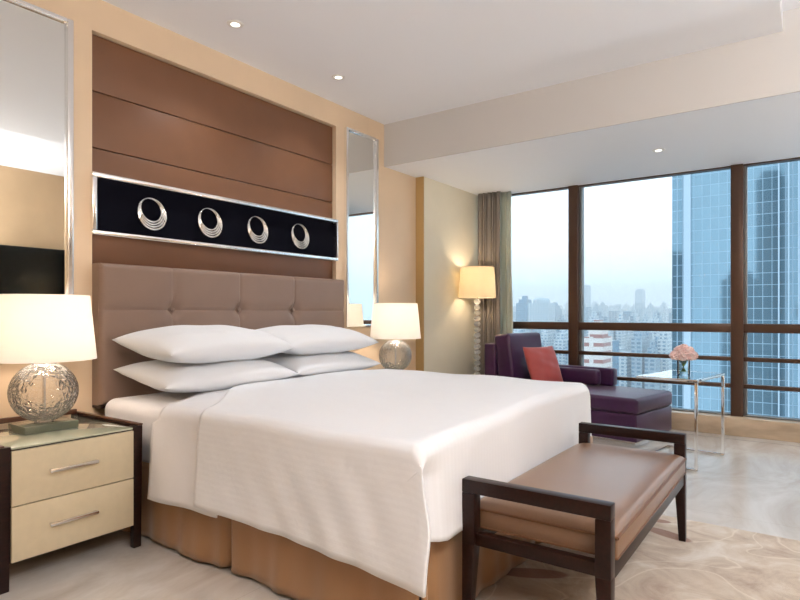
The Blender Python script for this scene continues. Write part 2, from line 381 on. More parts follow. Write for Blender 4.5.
# ------------------------------------------------------------------ wall dressing
t = thing('wall_panel', 'brown leather wall panel in horizontal bands above the bed', 'wall panel', (XW-.05, 2.6, 1.37))
zs = [1.374, 1.70, 2.014, 2.328, 2.643]
for a, c in zip(zs[:-1], zs[1:]):
    MB().box(-3.259, -3.235, 1.614, 3.603, a+.002, c-.002, bev=.006, seg=3).build('panel_band', 'brown', t, world=True)
t = thing('headboard', 'taupe leather button tufted headboard on the wall behind the bed', 'headboard', (XW, 2.61, .6))
cols = [2.05, 2.55, 3.05]; ZB = 1.12
def hb(u, v):
    y = 1.612+u*2.005; z = .60+v*.772
    d = 0
    for cc in cols:
        d += .006*math.exp(-((y-cc)/.006)**2) + .004*math.exp(-((y-cc)/.04)**2)
        d += .028*math.exp(-(((y-cc)/.04)**2+((z-ZB)/.04)**2))
    d += .005*math.exp(-((z-ZB)/.006)**2) + .004*math.exp(-((z-ZB)/.04)**2)
    e = min(y-1.612, 3.617-y, z-.60, 1.372-z)
    if e < .03: d += .03*(1-math.sqrt(max(0, 1-(1-e/.03)**2)))
    return (-3.105-d, y, z)
b = MB(); b.grid(hb, 240, 100); b.box(-3.258, -3.134, 1.6125, 3.604, .6005, 1.3715)
b.build('upholstery', 'headboard', t, world=True)
MB().box(-3.198, -3.11, 1.612, 3.617, .585, .6).build('bottom_rail', 'dark_wood', t, world=True)
for cc in cols: MB().ball((-3.128, cc, ZB), .014, (.6, 1, 1)).build('button', 'headboard', t, world=True)

t = thing('display_box', 'long wall display case with dark backing and polished metal frame', 'display case', (-3.235, 2.6, 1.53))
MB().box(-3.233, -3.215, 1.63, 3.59, 1.545, 1.85).build('backing', 'navy', t, world=True, smooth=False)
def bar(x0, x1, y0, y1, z0, z1): return MB().box(x0, x1, y0, y1, z0, z1, bev=.004).build('frame_rail', 'frame_metal', t, world=True)
bar(-3.233, -3.17, 1.6, 3.602, 1.842, 1.868); bar(-3.233, -3.17, 1.6, 3.602, 1.528, 1.552)
bar(-3.233, -3.17, 1.6, 1.626, 1.5525, 1.8415); bar(-3.233, -3.17, 3.584, 3.602, 1.5525, 1.8415)
# collars
def necklace(y, label):
    n = thing('necklace', label, 'necklace', (-3.215, y, 1.69), group=None)
    for k in range(4):
        r = .070+.0078*k; zc = .018-(r-.070)*.95; xx = .030+.004*k
        pts = [(xx+.012*math.cos(a)*-1, r*.95*math.sin(a), zc+r*math.cos(a)) for a in [2*PI*i/48 for i in range(48)]]
        m = MB(); m.tube(pts, lambda f, k=k: .0012+.0052*(.5-.5*math.cos(2*PI*f))**.7, 8, closed=True)
        m.build('ring', 'silver', n)
    for s in (-1, 1): MB().ball((.03, s*.064, .055), .008).build('bead', 'silver', n)
    MB().tube([(0, 0, .088), (.02, 0, .088)], .003).build('pin', 'satin', n)
for y, l in [(1.95, 'silver collar necklace mounted leftmost in the dark display case'), (2.355, 'silver collar necklace mounted second from left in the display case'),
             (2.752, 'silver collar necklace mounted third from left in the display case'), (3.168, 'silver collar necklace mounted rightmost in the dark display case')]:
    necklace(y, l)

def mirror(y0, y1, z0, z1, label):
    t = thing('wall_mirror', label, 'mirror', (XW, (y0+y1)/2, z0))
    MB().box(-3.199, -3.185, y0+.03, y1-.03, z0+.02, z1-.02).build('glass', 'mirror', t, world=True, smooth=False)
    for q in [(y0, y0+.03, z0, z1), (y1-.03, y1, z0, z1), (y0+.0305, y1-.0305, z1-.022, z1), (y0+.0305, y1-.0305, z0, z0+.022)]:
        MB().box(-3.199, -3.165, *q, bev=.004).build('frame_bar', 'frame_metal', t, world=True)
mirror(.70, 1.50, .98, 2.64, 'tall metal framed mirror behind the left table lamp')
mirror(3.70, 4.14, .98, 2.66, 'tall narrow metal framed mirror right of the headboard')

# ------------------------------------------------------------------ bed
YN, YF, XF = 1.585, 3.43, -1.045
t = thing('bed', 'wide double bed with bronze satin skirt and white mattress', 'bed', (-2.1, 2.6, 0))
MB().box(-3.09, -1.14, 1.65, 3.38, .03, .33, bev=.01).build('box_base', 'dark_wood', t, world=True)
def mat_fn(m):
    m.box(-3.09, -1.12, 1.60, 3.42, .332, .645, bev=.06, seg=6)
m_ = MB(); mat_fn(m_); m_.build('mattress', 'linen', t, world=True)
# skirt: U shaped path with pleats
def skirt(pts, pleats, name):
    # pts: start, end 2D; outward normal n
    (x0, y0), (x1, y1), (nx, ny) = pts
    L = math.hypot(x1-x0, y1-y0); nu = int(L/.012)
    def f(u, v):
        s = u*L; z = .014+v*.36
        o = (1-v)*(.010*math.sin(s*9+.5)+.006*math.sin(s*23+1)+.003*math.sin(s*51))+.012*(1-v)
        for p in pleats:
            d = abs(s-p)
            if d < .03: o -= .045*(1-d/.03)*(.35+.65*(1-v))
        return (x0+(x1-x0)*u+nx*o, y0+(y1-y0)*u+ny*o, z)
    m = MB(); m.grid(f, nu, 12)
    o = m.build(name, 'skirt', t, world=True, angle=80)
    sd = o.modifiers.new('thick', 'SOLIDIFY'); sd.thickness = .004
skirt(((-3.08, YN), (XF, YN), (0, -1)), [1.06], 'bed_skirt')
skirt(((XF, YN), (XF, YF), (1, 0)), [.06, 1.0, 1.95], 'bed_skirt')
skirt(((-3.08, YF), (XF, YF), (0, 1)), [1.06], 'bed_skirt')

def drape(name, xs, xf_, r, yn, yf, zt, hemN, hemF, footHem, mat, thick=.014, flare=.03, foot=True, wr=1.0, na=70):
    bm = bmesh.new(); uvl = bm.loops.layers.uv.new('cloth')
    cols_ = []                                     # (kind, param, cloth coordinate)
    for i in range(15): cols_.append(('n', i/15))
    for i in range(8): cols_.append(('an', i/8))
    for i in range(49): cols_.append(('t', i/48))
    for i in range(1, 9): cols_.append(('af', i/8))
    for i in range(1, 13): cols_.append(('f', i/12))
    narc = 8; nf = 16
    def yd(c):
        k, p = c
        if k in 'n': return yn, -r
        if k == 'an': a = p*PI/2; return yn+r*(1-math.cos(a)), -r*(1-math.sin(a))
        if k == 't': return yn+r+(yf-yn-2*r)*p, 0
        if k == 'af': a = p*PI/2; return yf-r+r*math.sin(a), -r*(1-math.cos(a))
        return yf, -r
    def clo(c):
        k, p = c
        if k == 'n': return -(1-p)*.38-r*1.57
        if k == 'an': return -(1-p)*r*1.57
        if k == 't': return (yf-yn-2*r)*p
        if k == 'af': return yf-yn-2*r+p*r*1.57
        return yf-yn-2*r+r*1.57+p*.4
    V = {}; 
    rows = na+narc+(nf if foot else 0)
    for ci, c in enumerate(cols_):
        y, dzb = yd(c); k, p = c
        x0 = xs(y, k)
        xf = xf_(y) if callable(xf_) else xf_
        for ri in range(rows+1):
            isfoot = ri > na+narc
            if isfoot and k in ('n', 'f'): continue
            if ri <= na: x = x0+(xf-r-x0)*ri/na; dza = 0; tf = 0
            elif ri <= na+narc: a = (ri-na)/narc*PI/2; x = xf-r+r*math.sin(a); dza = -r*(1-math.cos(a)); tf = 0
            else: x = xf; dza = -r; tf = (ri-na-narc)/nf
            z = zt(x, y)+dza*(1 if dzb > -r*.99 else .6)+dzb
            yy = y; xx = x
            if k == 'n':
                if ri > na: kk = sm(0, .3, 1-p); xx = x = x*(1-kk)+kk*(xf-r+r*(ri-na)/narc)
                h = hemN(x); z = h+(z-h)*p; q = 1-p
                g = max(0, (x+1.5)/.5) if foot else 0
                yy -= flare*q*(1+.4*g)
                yy += wr*q*(.005*math.sin(x*7+3.9*p)+.003*math.sin(x*19-p*4))+wr*(.1+q)*.0035*math.exp(-((x+1.45)/.42)**2)*math.sin(x*34+p*9)
                if foot and ri > na-10: e2 = sm(0, 1, (ri-na+10)/(narc+10)); xx += .045*e2*sm(0, .6, q); yy -= .03*e2*sm(0, 1, q)
            elif k == 'f':
                h = hemF; z = z+(h-z)*p; yy += flare*p+wr*p*.012*math.sin(x*8)
            elif tf > 0:
                h = footHem(y); z = z+(h-z)*tf
                e = min(1, (y-yn)/.12)
                xx += .012*tf+wr*tf*(.008*math.sin(y*9)+.004*math.sin(y*21)) - .07*sm(0, 1, 1-e)*min(1, tf*4)
            V[ci, ri] = bm.verts.new((xx, yy, z))
    for ci in range(len(cols_)-1):
        for ri in range(rows):
            ks = [(ci, ri), (ci+1, ri), (ci+1, ri+1), (ci, ri+1)]
            if all(q in V for q in ks):
                f = bm.faces.new([V[q] for q in reversed(ks)])
                for lp, q in zip(f.loops, reversed(ks)): lp[uvl].uv = (q[1]*.02, clo(cols_[q[0]]))
    bmesh.ops.recalc_face_normals(bm, faces=bm.faces)
    me = bpy.data.meshes.new(name); bm.to_mesh(me); bm.free(); me.materials.append(M[mat])
    for p in me.polygons: p.use_smooth = True
    me.set_sharp_from_angle(angle=math.radians(60))
    o = bpy.data.objects.new(name, me); C.objects.link(o)
    sd = o.modifiers.new('thick', 'SOLIDIFY'); sd.thickness = thick; sd.offset = -1
    return o
def sm(a, b_, x): t_ = max(0, min(1, (x-a)/(b_-a))); return t_*t_*(3-2*t_)
def dz_top(x, y):
    return .672+.016*math.sin(PI*max(0, min(1, (y-1.55)/1.95)))+.004*math.sin(x*5+y*3)+.003*math.sin(x*11-y*7)+.008*sm(-1.9, -2.5, x)
def xs_duvet(y, k):
    if k == 'n': return -2.14
    return -2.13-.41*sm(1.53, 2.1, y)
d = drape('duvet', xs_duvet, lambda y: -.995-.075*sm(1.9, 3.4, y), .05, 1.525, 3.47, lambda x, y: dz_top(x, y)+.004*0+.014, lambda x: .275-.033*sm(-2, -1, x), .26, lambda y: .345+.02*sm(1.7, 1.53, y), 'duvet', .012, .018)
tag(centre(d), 'white satin stripe duvet draped over the bed down to the skirt', 'duvet')
s_ = drape('top_sheet', lambda y, k: (-2.52 if k == 'n' else -2.47-.18*sm(1.55, 2.0, y)), -2.0, .06, 1.552, 3.455, lambda x, y: dz_top(x, y)-.006, lambda x: .235+.02*sm(-2.5, -2.1, x), .27, None, 'linen', .008, .035, foot=False, na=20)
tag(centre(s_), 'white sheet folded back beneath the duvet beside the pillows', 'sheet')

# pillows
def pillow(name, L, W, T, mat, squash=1, seed=0, pinch=.06):
    rnd = random.Random(seed); ph = [rnd.uniform(0, 6) for _ in range(6)]
    n = 44
    def side(sg):
        def f(u, v):
            a = 2*u-1; c = 2*v-1
            a = math.copysign(abs(a)**.8, a) if a else 0; c = math.copysign(abs(c)**.8, c) if c else 0
            h = ((1-abs(a)**3.2)*(1-abs(c)**2.6))
            h = max(0, h)**.5
            x = W/2*c*(1-pinch*(1-a*a)); y = L/2*a*(1-pinch*.7*(1-c*c))
            wr = .002*math.sin(a*9+ph[0]+c*3)+.002*math.sin(c*13+ph[1]-a*4)+.003*math.sin(a*4-c*5+ph[2])
            z = sg*T/2*h*(1 if sg > 0 else squash)+wr*h
            return (x, y, z)
        return f
    m = MB(); m.grid(side(1), n, n); m.grid(side(-1), n, n)
    bmesh.ops.remove_doubles(m.bm, verts=m.bm.verts, dist=1e-5)
    bmesh.ops.recalc_face_normals(m.bm, faces=m.bm.faces)
    return m.build(name, mat, smooth=True, angle=110)
PL = [((-2.78, 2.07, .765), (0, 7, -2), .16, 'lower white pillow on the near left side of the bed'),
      ((-2.79, 2.92, .765), (0, 7, 2), .16, 'lower white pillow on the far right side of the bed'),
      ((-2.81, 2.08, .925), (0, 7, 2), .19, 'upper white pillow stacked on the near left side of the bed'),
      ((-2.82, 2.92, .92), (0, 7, -1), .18, 'upper white pillow stacked on the far right side of the bed')]
for i, (loc, rot, T, lab) in enumerate(PL):
    L = .86
    o = pillow('pillow', L, .52, T, 'pillow', 1, i)
    o.location = loc; o.rotation_euler = [math.radians(a) for a in rot]
    tag(o, lab, 'pillow')

# ------------------------------------------------------------------ nightstands
def nightstand(y0, label):
    # local: x 0..-.60 (front at 0), y 0..0.575
    t = thing('nightstand', label, 'nightstand', (-2.574, y0, 0))
    W, D = .598, .60
    for (x, y) in ((-.04, 0), (-.04, W-.046), (-D, 0), (-D, W-.046)):
        MB().taper(x, x+.04, y, y+.046, 0, .571 if x > -.1 else .571, .8, .8, .003).build('leg', 'dark_wood', t)
    MB().box(-D+.01, -.012, .047, W-.047, .105, .556, bev=.002).build('carcass', 'dark_wood', t)
    for y in (.004, W-.03): MB().box(-D+.0405, -.0405, y, y+.026, .10, .57, bev=.002).build('side_panel', 'dark_wood', t)
    m = MB(); m.box(-D, .002, 0, .022, .5715, .58, bev=.002); m.box(-D, .002, W-.022, W, .5715, .58, bev=.002); m.box(-D, -D+.02, .0225, W-.0225, .57, .595, bev=.002)
    m.build('top_rim', 'wood_lip', t)
    MB().box(-D+.021, -.002, .0475, W-.0475, .558, .566, bev=.001).build('glass_top', 'green_glass', t)
    for z0, z1 in ((.112, .330), (.334, .552)):
        dr = MB().box(-.011, .004, .047, W-.047, z0, z1, bev=.002).build('drawer', 'cream', t)
        zc = z0+.53*(z1-z0)
        h = MB(); h.box(.018, .028, .18, .38, zc-.008, zc+.008, bev=.004)
        h.box(.004, .02, .185, .197, zc-.005, zc+.005); h.box(.004, .02, .363, .375, zc-.005, zc+.005)
        h.build('handle', 'satin', dr)
    return t
nightstand(.935, 'cream two drawer nightstand with dark wood legs left of the bed')
nightstand(3.70, 'nightstand beyond the bed under the far table lamp, mostly hidden by pillows')

# ------------------------------------------------------------------ lamps
def table_lamp(x, y, label, power):
    t = thing('table_lamp', label, 'lamp', (x, y, .567), 0)
    MB().box(-.085, .085, -.115, .115, 0, .034, bev=.003).build('base', 'dark_mirror', t)
    prof = []
    R_ = .138; zc = .172
    for i in range(29):
        a = -PI/2+.28+(PI-.62)*i/28
        prof.append((R_*math.cos(a)*1.02, zc+R_*math.sin(a)))
    inner = [(r*.955, zc+(z-zc)*.955) for r, z in reversed(prof)]
    m = MB(); m.lathe([(0, .036)]+[(prof[0][0], .036)]+prof+inner+[(0, inner[-1][1])], seg=64)
    g = m.build('glass_globe', 'crystal', t)
    MB().lathe([(0, .30), (.052, .298), (.06, .292), (.052, .286), (0, .284)], seg=32).build('cap', 'chrome', t)
    MB().lathe([(0, .04), (.007, .04), (.007, .42), (0, .42)], seg=12).build('stem', 'satin', t)
    m = MB(); z0, z1 = .318, .615; rb, rt = .217, .188
    m.lathe([(rb, z0), (rt, z1), (rt-.002, z1), (rb-.002, z0), (rb, z0)], seg=72)
    m.build('lamp_shade', 'shade', t)
    m = MB(); 
    for k in range(3):
        a = k*2*PI/3; m.tube([(0, 0, z1-.02), ((rt-.003)*math.cos(a), (rt-.003)*math.sin(a), z1-.008)], .002, 6)
    m.build('shade_spider', 'satin', t)
    MB().ball((0, 0, .45), .028, (1, 1, 1.2), 2).build('bulb', 'bulb', t)
    l = light('lamp_light', 'POINT', (0, 0, .47), power, (1, .80, .64), shadow_soft_size=.05); l.parent = t
    return t
table_lamp(-2.88, 1.232, 'table lamp with white shade and cut glass globe on left nightstand', 6.5)
table_lamp(-2.88, 4.0, 'table lamp with white shade beyond the bed beside the narrow mirror', 6.5)

t = thing('floor_lamp', 'floor lamp with cream drum shade and stacked crystal ball stem', 'lamp', (-2.90, 5.52, 0))
MB().lathe([(0, 0), (.14, 0), (.145, .006), (.14, .018), (.03, .026), (.012, .03), (0, .03)]).build('base', 'chrome', t)
MB().lathe([(0, .03), (.006, .03), (.006, 1.40), (0, 1.40)], seg=12).build('pole', 'satin', t)
n = 20; z0 = .06; step = (1.25-z0)/n
for i in range(n):
    MB().ball((0, 0, z0+step*(i+.5)), .0315, (1.1, 1.1, .88), 3).build('crystal_ball', 'ball', t)
m = MB(); m.lathe([(.198, 1.262), (.18, 1.585), (.178, 1.585), (.196, 1.262), (.198, 1.262)], seg=72); m.build('lamp_shade', 'shade_cream', t)
m = MB()
for k in range(3):
    a = k*2*PI/3; m.tube([(0, 0, 1.40), (.176*math.cos(a), .176*math.sin(a), 1.575)], .002, 6)
m.build('shade_spider', 'satin', t)
MB().ball((0, 0, 1.43), .028, (1, 1, 1.2), 2).build('bulb', 'bulb', t)
l = light('floor_lamp_light', 'POINT', (0, 0, 1.44), 7.5, (1, .80, .60), shadow_soft_size=.05); l.parent = t

# ------------------------------------------------------------------ bench
X0, X1, Y0, Y1 = -.99, -.485, 1.77, 3.06
t = thing('bench', 'dark wood bench with tan leather cushion at the foot of the bed', 'bench', ((X0+X1)/2, (Y0+Y1)/2, .012))
LW = .048
for x in (X0, X1-LW):
    for y in (Y0, Y1-LW):
        m = MB(); m.box(x, x+LW, y, y+LW, .30, .478, bev=.003)
        m.taper(x, x+LW, y, y+LW, .012, .302, .62, .62, .003, ax=1 if x > -.7 else 0, ay=1 if y > 2.4 else 0)
        m.build('leg', 'dark_wood', t, world=True)
for y in (Y0, Y1-LW):
    MB().box(X0, X1, y, y+LW, .4785, .525, bev=.003).build('arm_rail', 'dark_wood', t, world=True)
    MB().box(X0+LW+.0005, X1-LW-.0005, y+.008, y+LW-.006, .30, .343, bev=.003).build('end_rail', 'dark_wood', t, world=True)
for x in (X0+.004, X1-LW+.008):
    MB().box(x, x+LW-.012, Y0+LW+.0005, Y1-LW-.0005, .285, .343, bev=.003).build('side_rail', 'dark_wood', t, world=True)
def cush(u, v):
    # top dome
    a, c = 2*u-1, 2*v-1
    return (0, 0, 0)
cx0, cx1, cy0, cy1 = X0+.010, X1+.004, Y0+.054, Y1-.054
m = MB(); m.box(cx0, cx1, cy0, cy1, .344, .414, bev=.008, seg=3)
def dome(u, v):
    a, c = 2*u-1, 2*v-1
    e = (1-abs(a)**8)*(1-abs(c)**8)
    h = .412+.040*max(0, e)**.35*(1-.12*(a*a+c*c)/2)
    return (cx0+u*(cx1-cx0), cy0+v*(cy1-cy0), h)
m.grid(dome, 50, 80)
cu = m.build('cushion', 'bench_leather', t, world=True, angle=60)
e = .001
def loop(z): return [(x, y, z) for x, y in [(cx0-e, cy0-e), (cx1+e, cy0-e), (cx1+e, cy1+e), (cx0-e, cy1+e)]]
def ring(z, r):
    m = MB(); q = loop(z)
    for i in range(4): m.tube([q[i], q[(i+1) % 4]], r, 8)
    return m
m = ring(.413, .0055); q = loop(.350)
for i in range(4): m.tube([q[i], q[(i+1) % 4]], .003, 8)
o = m.build('piping', 'piping', cu); o.data.transform(Matrix.Translation(-t.location))

# ------------------------------------------------------------------ rug
r_ = MB().box(-1.30, 1.7, .35, 3.37, 0.0005, .012, bev=.004).build('rug', 'rug')
tag(r_, 'beige swirl patterned rug with brown leaves under the bench', 'rug')

# ------------------------------------------------------------------ chaise longue
t = thing('chaise_longue', 'purple velvet chaise longue beside the window', 'chaise longue', (-1.14, 4.91, 0), PI-math.radians(10.5))
MB().box(.03, 1.52, -.72, -.03, 0, .05, bev=.003).build('plinth', 'plinth', t)
MB().box(.008, 1.40, -.742, -.008, .0505, .272, bev=.012, seg=3).build('base', 'purple', t)
m = MB(); m.box(0, 1.39, -.75, 0, .274, .405, bev=.035, seg=5)
m.build('seat_cushion', 'purple', t)
m = MB()
for z in (.31, .37):
    q = [(.006, -.02, z), (.006, -.73, z)]
m.tube([(.012, -.74, .392), (.012, -.01, .392)], .003, 8); m.build('piping', 'purple', t)
MB().box(1.405, 1.54, -.75, 0, .051, .80, bev=.02, seg=4).build('back_frame', 'purple', t)
R = Matrix.Translation((1.39, 0, .41)) @ Matrix.Rotation(math.radians(8), 4, 'Y')
MB().box(-.20, -.01, -.60, -.015, 0.0, .475, bev=.04, seg=5, mtx=R).build('back_cushion', 'purple', t)
MB().box(.51, 1.40, -.75, -.635, .405, .572, bev=.025, seg=4).build('arm', 'purple', t)
MB().box(.61, 1.22, -.632, -.53, .41, .56, bev=.035, seg=4).build('arm_cushion', 'purple', t)
o = pillow('cushion', .40, .40, .13, 'coral', 1, 9, .05)
th = t.matrix_basis if False else Matrix.Translation((-1.14, 4.91, 0)) @ Matrix.Rotation(PI-math.radians(10.5), 4, 'Z')
Mx = th @ Matrix.Translation((1.03, -.27, .59)) @ Matrix.Rotation(math.radians(-12), 4, 'Z') @ Matrix.Rotation(math.radians(-68), 4, 'Y')
o.matrix_world = Mx; o.location = Mx.to_translation(); o.rotation_euler = Mx.to_euler()
tag(o, 'square coral red cushion leaning on the purple chaise longue', 'cushion')

# ------------------------------------------------------------------ side table + flowers
t = thing('side_table', 'slim chrome side table with glass top in front of the window', 'side table', (-.636, 4.44, 0), -math.radians(8.6))
bw = .02; H_ = .637; L_ = .42; D_ = .65
for y in (0, D_-bw): 
    MB().box(-bw, 0, y, y+bw, bw+.0005, H_-.0205, bev=.002).build('leg', 'chrome', t)
    MB().box(-L_, 0, y, y+bw, 0.0, bw, bev=.002).build('foot_rail', 'chrome', t)
m = MB()
m.box(-L_, 0, 0, bw, H_-bw, H_, bev=.002); m.box(-L_, 0, D_-bw, D_, H_-bw, H_, bev=.002); m.box(-L_, -L_+bw, bw, D_-bw, H_-bw, H_, bev=.002); m.box(-bw, 0, bw, D_-bw, H_-bw, H_, bev=.002)
m.build('top_frame', 'chrome', t)
MB().box(-L_+bw, -bw, bw, D_-bw, H_-.010, H_-.001).build('glass_top', 'table_glass', t, smooth=False)
MB().box(-L_, -L_+bw, bw, D_-bw, 0.0, bw, bev=.002).build('cross_rail', 'chrome', t)
fx, fy = -.775, 4.76
v = thing('vase', 'small clear glass vase on the slim side table', 'vase', (fx, fy, H_))
m = MB(); m.lathe([(0, 0), (.042, 0), (.045, .004), (.045, .11), (.042, .11), (.042, .008), (0, .008)], seg=40); m.build('glass', 'vase_glass', v)
MB().lathe([(0, .009), (.0415, .009), (.0415, .06), (0, .06)], seg=32).build('water', glassy('water', (.93, .97, .95, 1), 1.33), v)
f = thing('flower_bouquet', 'round bunch of pale pink flowers in the small glass vase', 'flowers', (fx, fy, H_+.012))
rn = random.Random(3)
for k in range(13):
    if k == 0: dx = dy = 0; dz = .185
    elif k < 6: a = k*2*PI/5; dx, dy, dz = .038*math.cos(a), .038*math.sin(a), .168
    else: a = k*2*PI/7+.3; dx, dy, dz = .064*math.cos(a), .064*math.sin(a), .132
    m = MB()
    for j in range(26):
        # petals spread over a small ball
        ph = math.acos(1-1.75*(j+.5)/26); az = j*2.4
        nrm = Vector((math.sin(ph)*math.cos(az), math.sin(ph)*math.sin(az), math.cos(ph)))
        R3 = nrm.to_track_quat('Z', 'Y').to_matrix().to_4x4()
        s_r = .012+.005*rn.random()
        def pet(u, vv, s_r=s_r):
            rr = s_r*u; aa = 2*PI*vv
            return (rr*math.cos(aa), rr*math.sin(aa), .006*u*u*(1+.6*math.sin(aa*5)))
        m.grid(pet, 3, 12, Matrix.Translation(Vector((dx, dy, dz))+nrm*.026) @ R3 @ Matrix.Rotation(rn.uniform(-.5, .5), 4, 'X'))
    m.ball((dx, dy, dz), .024, sub=2)
    m.build('bloom', 'pink', f)
    MB().tube([(dx, dy, dz-.01), (dx*.45, dy*.45, .10), (-dx*.3, -dy*.3, .012)], .002, 6).build('stem', 'green', f)

# ------------------------------------------------------------------ curtains
def curtain(name, x0, x1, y, amp, n, mat, label, z0=.17, z1=2.44, flare=0, ph=0, bul=0):
    def f(u, v):
        z = z0+(z1-z0)*v
        a = amp*(1-.25*v)
        s = u*n*2*PI+ph
        return (x0+(x1-x0)*u+.012*math.sin(s*2+1)+flare*(1-v)*u+bul*u*math.exp(-((z-1.0)/.45)**2), y+a*math.sin(s)+.3*a*math.sin(s*.5+1), z)
    m = MB(); m.grid(f, n*20, 24)
    o = m.build(name, mat, angle=90); sd = o.modifiers.new('thick', 'SOLIDIFY'); sd.thickness = .003
    return tag(centre(o), label, 'curtain')
curtain('curtain', -3.08, -2.80, 5.86, .035, 5, 'curtain', 'taupe floor length curtain gathered at the left end of the window', z0=.01)
curtain('sheer_curtain', -2.90, -2.70, 5.925, .020, 5, 'sheer', 'pale sheer curtain gathered beside the taupe curtain', z0=.17, bul=.02)

# ------------------------------------------------------------------ opposite wall
t = thing('television', 'flat black television on the opposite wall, reflected in the left mirror', 'television', (XR, 3.0, 1.0))
MB().box(XR-.05, XR-.001, 2.1, 4.0, .95, 1.95, bev=.005).build('casing', 'black', t, world=True)
MB().box(XR-.054, XR-.0505, 2.12, 3.98, .97, 1.93).build('screen', 'black', t, world=True, smooth=False)

# ------------------------------------------------------------------ downlights
def downlight(x, y, z, label, power, group=None, cone=110):
    t = thing('downlight', label, 'ceiling light', (x, y, z), group=group)
    MB().lathe([(.027, -.0005), (.027, -.006), (.045, -.006), (.050, -.0005)], seg=40).build('trim_ring', 'white_plastic', t)
    MB().lathe([(0, -.002), (.0265, -.002), (.0265, -.0005), (0, -.0005)], seg=32).build('lens', 'led', t)
    l = light('downlight_lamp', 'SPOT', (0, 0, -.012), power, (.97, .985, 1), spot_size=math.radians(cone), spot_blend=.9, shadow_soft_size=.04)
    l.parent = t
DP = 80
downlight(-2.81, 2.263, CZ, 'recessed ceiling downlight over the bed, left of the pair', 28)
downlight(-2.825, 3.209, CZ, 'recessed ceiling downlight near the narrow mirror, right of the pair', 28)
downlight(-1.024, 5.135, SZ, 'recessed downlight in the lowered ceiling beside the window', 25)
for (x, y, z, p) in [(-.7, -.9, CZ, 25), (.9, -.4, RZ, DP), (1.0, 1.6, RZ, DP),  (.8, 5.1, SZ, 40)]:  # extra downlights added out of view to raise the room brightness
    downlight(x, y, z, 'unseen recessed downlight added to brighten the room', p, 'added fill downlights outside the view', 140)
# flush lamp added behind the camera, unseen, to brighten the room
t = thing('fill_ceiling_lamp', 'round flush ceiling lamp added behind the camera as fill light', 'ceiling light', (1.2, .3, RZ))
MB().lathe([(0, 0), (.2, 0), (.2, -.03), (0, -.03)]).build('mount', 'chrome', t)
MB().lathe([(0, -.10), (.12, -.095), (.2, -.07), (.23, -.031), (.22, -.031), (.19, -.065), (0, -.092)]).build('diffuser', 'shade', t)
l = light('fill_ceiling_lamp_light', 'POINT', (0, 0, -.3), 70, (.97, .985, 1), shadow_soft_size=.25); l.parent = t

t = thing('fill_uplighter', 'unseen standing metal lamp added to brighten the ceiling', 'lamp', (1.45, 2.0, 0))  # standing lamp added out of view to lift the ceiling brightness
MB().lathe([(0, 0), (.15, 0), (.15, .015), (.02, .03), (0, .03)]).build('base', 'satin', t)
MB().lathe([(0, .03), (.012, .03), (.012, 1.72), (0, 1.72)], seg=16).build('pole', 'satin', t)
MB().lathe([(0, 1.70), (.10, 1.73), (.18, 1.80), (.20, 1.86), (.195, 1.86), (.17, 1.805), (.09, 1.74), (0, 1.72)]).build('bowl', 'satin', t)
MB().ball((0, 0, 1.78), .04, sub=2).build('bulb', 'bulb', t)
l = light('fill_uplighter_light', 'POINT', (0, 0, 1.84), 120, (.97, .985, 1), shadow_soft_size=.06); l.parent = t
t2 = copy_tree(t); t2.location = (1.55, 5.0, 0); t2['label'] = 'unseen standing metal lamp added to brighten the lowered ceiling by the window'  # second unseen lamp, added to light the lowered ceiling
for ch in t2.children:
    if ch.type == 'LIGHT': ch.data = ch.data.copy(); ch.data.energy = 38
# ------------------------------------------------------------------ city
GZ = -95.
fac = {
 'white': facade('white_apartment_facade', rgb(186, 198, 204), rgb(92, 126, 148), 4.2, 3.3, .55, .5),
 'grey': facade('grey_tower_facade', rgb(146, 166, 178), rgb(76, 112, 136), 5.0, 3.6, .65, .55),
 'blue': facade('blue_tower_facade', rgb(104, 148, 172), rgb(56, 104, 136), 3.5, 3.8, .8, .75),
 'brick': facade('red_banded_facade', rgb(214, 206, 200), rgb(150, 84, 70), 30, 6.0, .9, .45, vary=.1),
 'dark': facade('dark_tower_facade', rgb(70, 92, 106), rgb(36, 56, 72), 3.0, 3.6, .85, .7),
}
ground = MB().box(-2600, 1600, 120, 5000, GZ-1, GZ).build('ground', pm('city_ground', rgb(160, 168, 168), .9, noise=.4, nscale=.02), smooth=False)
struct(ground).name = 'ground'
OCC = []
def free(a, b_, c, d_):
    return all(b_ < q[0] or a > q[1] or d_ < q[2] or c > q[3] for q in OCC)
def bld(name, u0, u1, vtop, Y, kind, label, depth=22, group=None, top=None):
    """tower whose facade stands Y metres away; u in slope X/Y"""
    xa, xb = u0*Y, u1*Y
    xm = (xa+xb)/2; dist = -xm*S_+Y*C_
    zt = 1.1+(313-vtop)/580*dist
    m = MB(); m.box(xa-xm, xb-xm, 0, depth, 0, zt-GZ)
    w_ = xb-xa
    if top == 'crown': m.box(-w_*.3, w_*.3, depth*.2, depth*.8, zt-GZ, zt-GZ+w_*.15)
    elif top == 'round': m.lathe([(w_*.4, zt-GZ), (w_*.4, zt-GZ+5), (w_*.3, zt-GZ+8), (0, zt-GZ+9)], (0, depth*.5, 0), 24)
    elif top == 'step': m.box(-w_*.35, w_*.35, depth*.15, depth*.85, zt-GZ, zt-GZ+6); m.box(-w_*.15, w_*.15, depth*.3, depth*.7, zt-GZ+6, zt-GZ+12)
    OCC.append((xa-1, xb+1, Y-1, Y+depth+1))
    o = m.build(name, fac[kind], smooth=False); o.location = (xm, Y, GZ)
    return tag(o, label, 'building', group)
A_ = math.radians(35.3); S_, C_ = math.sin(A_), math.cos(A_)
def sl(u): a = (u-400)/580; return (-S_+C_*a)/(C_+S_*a)
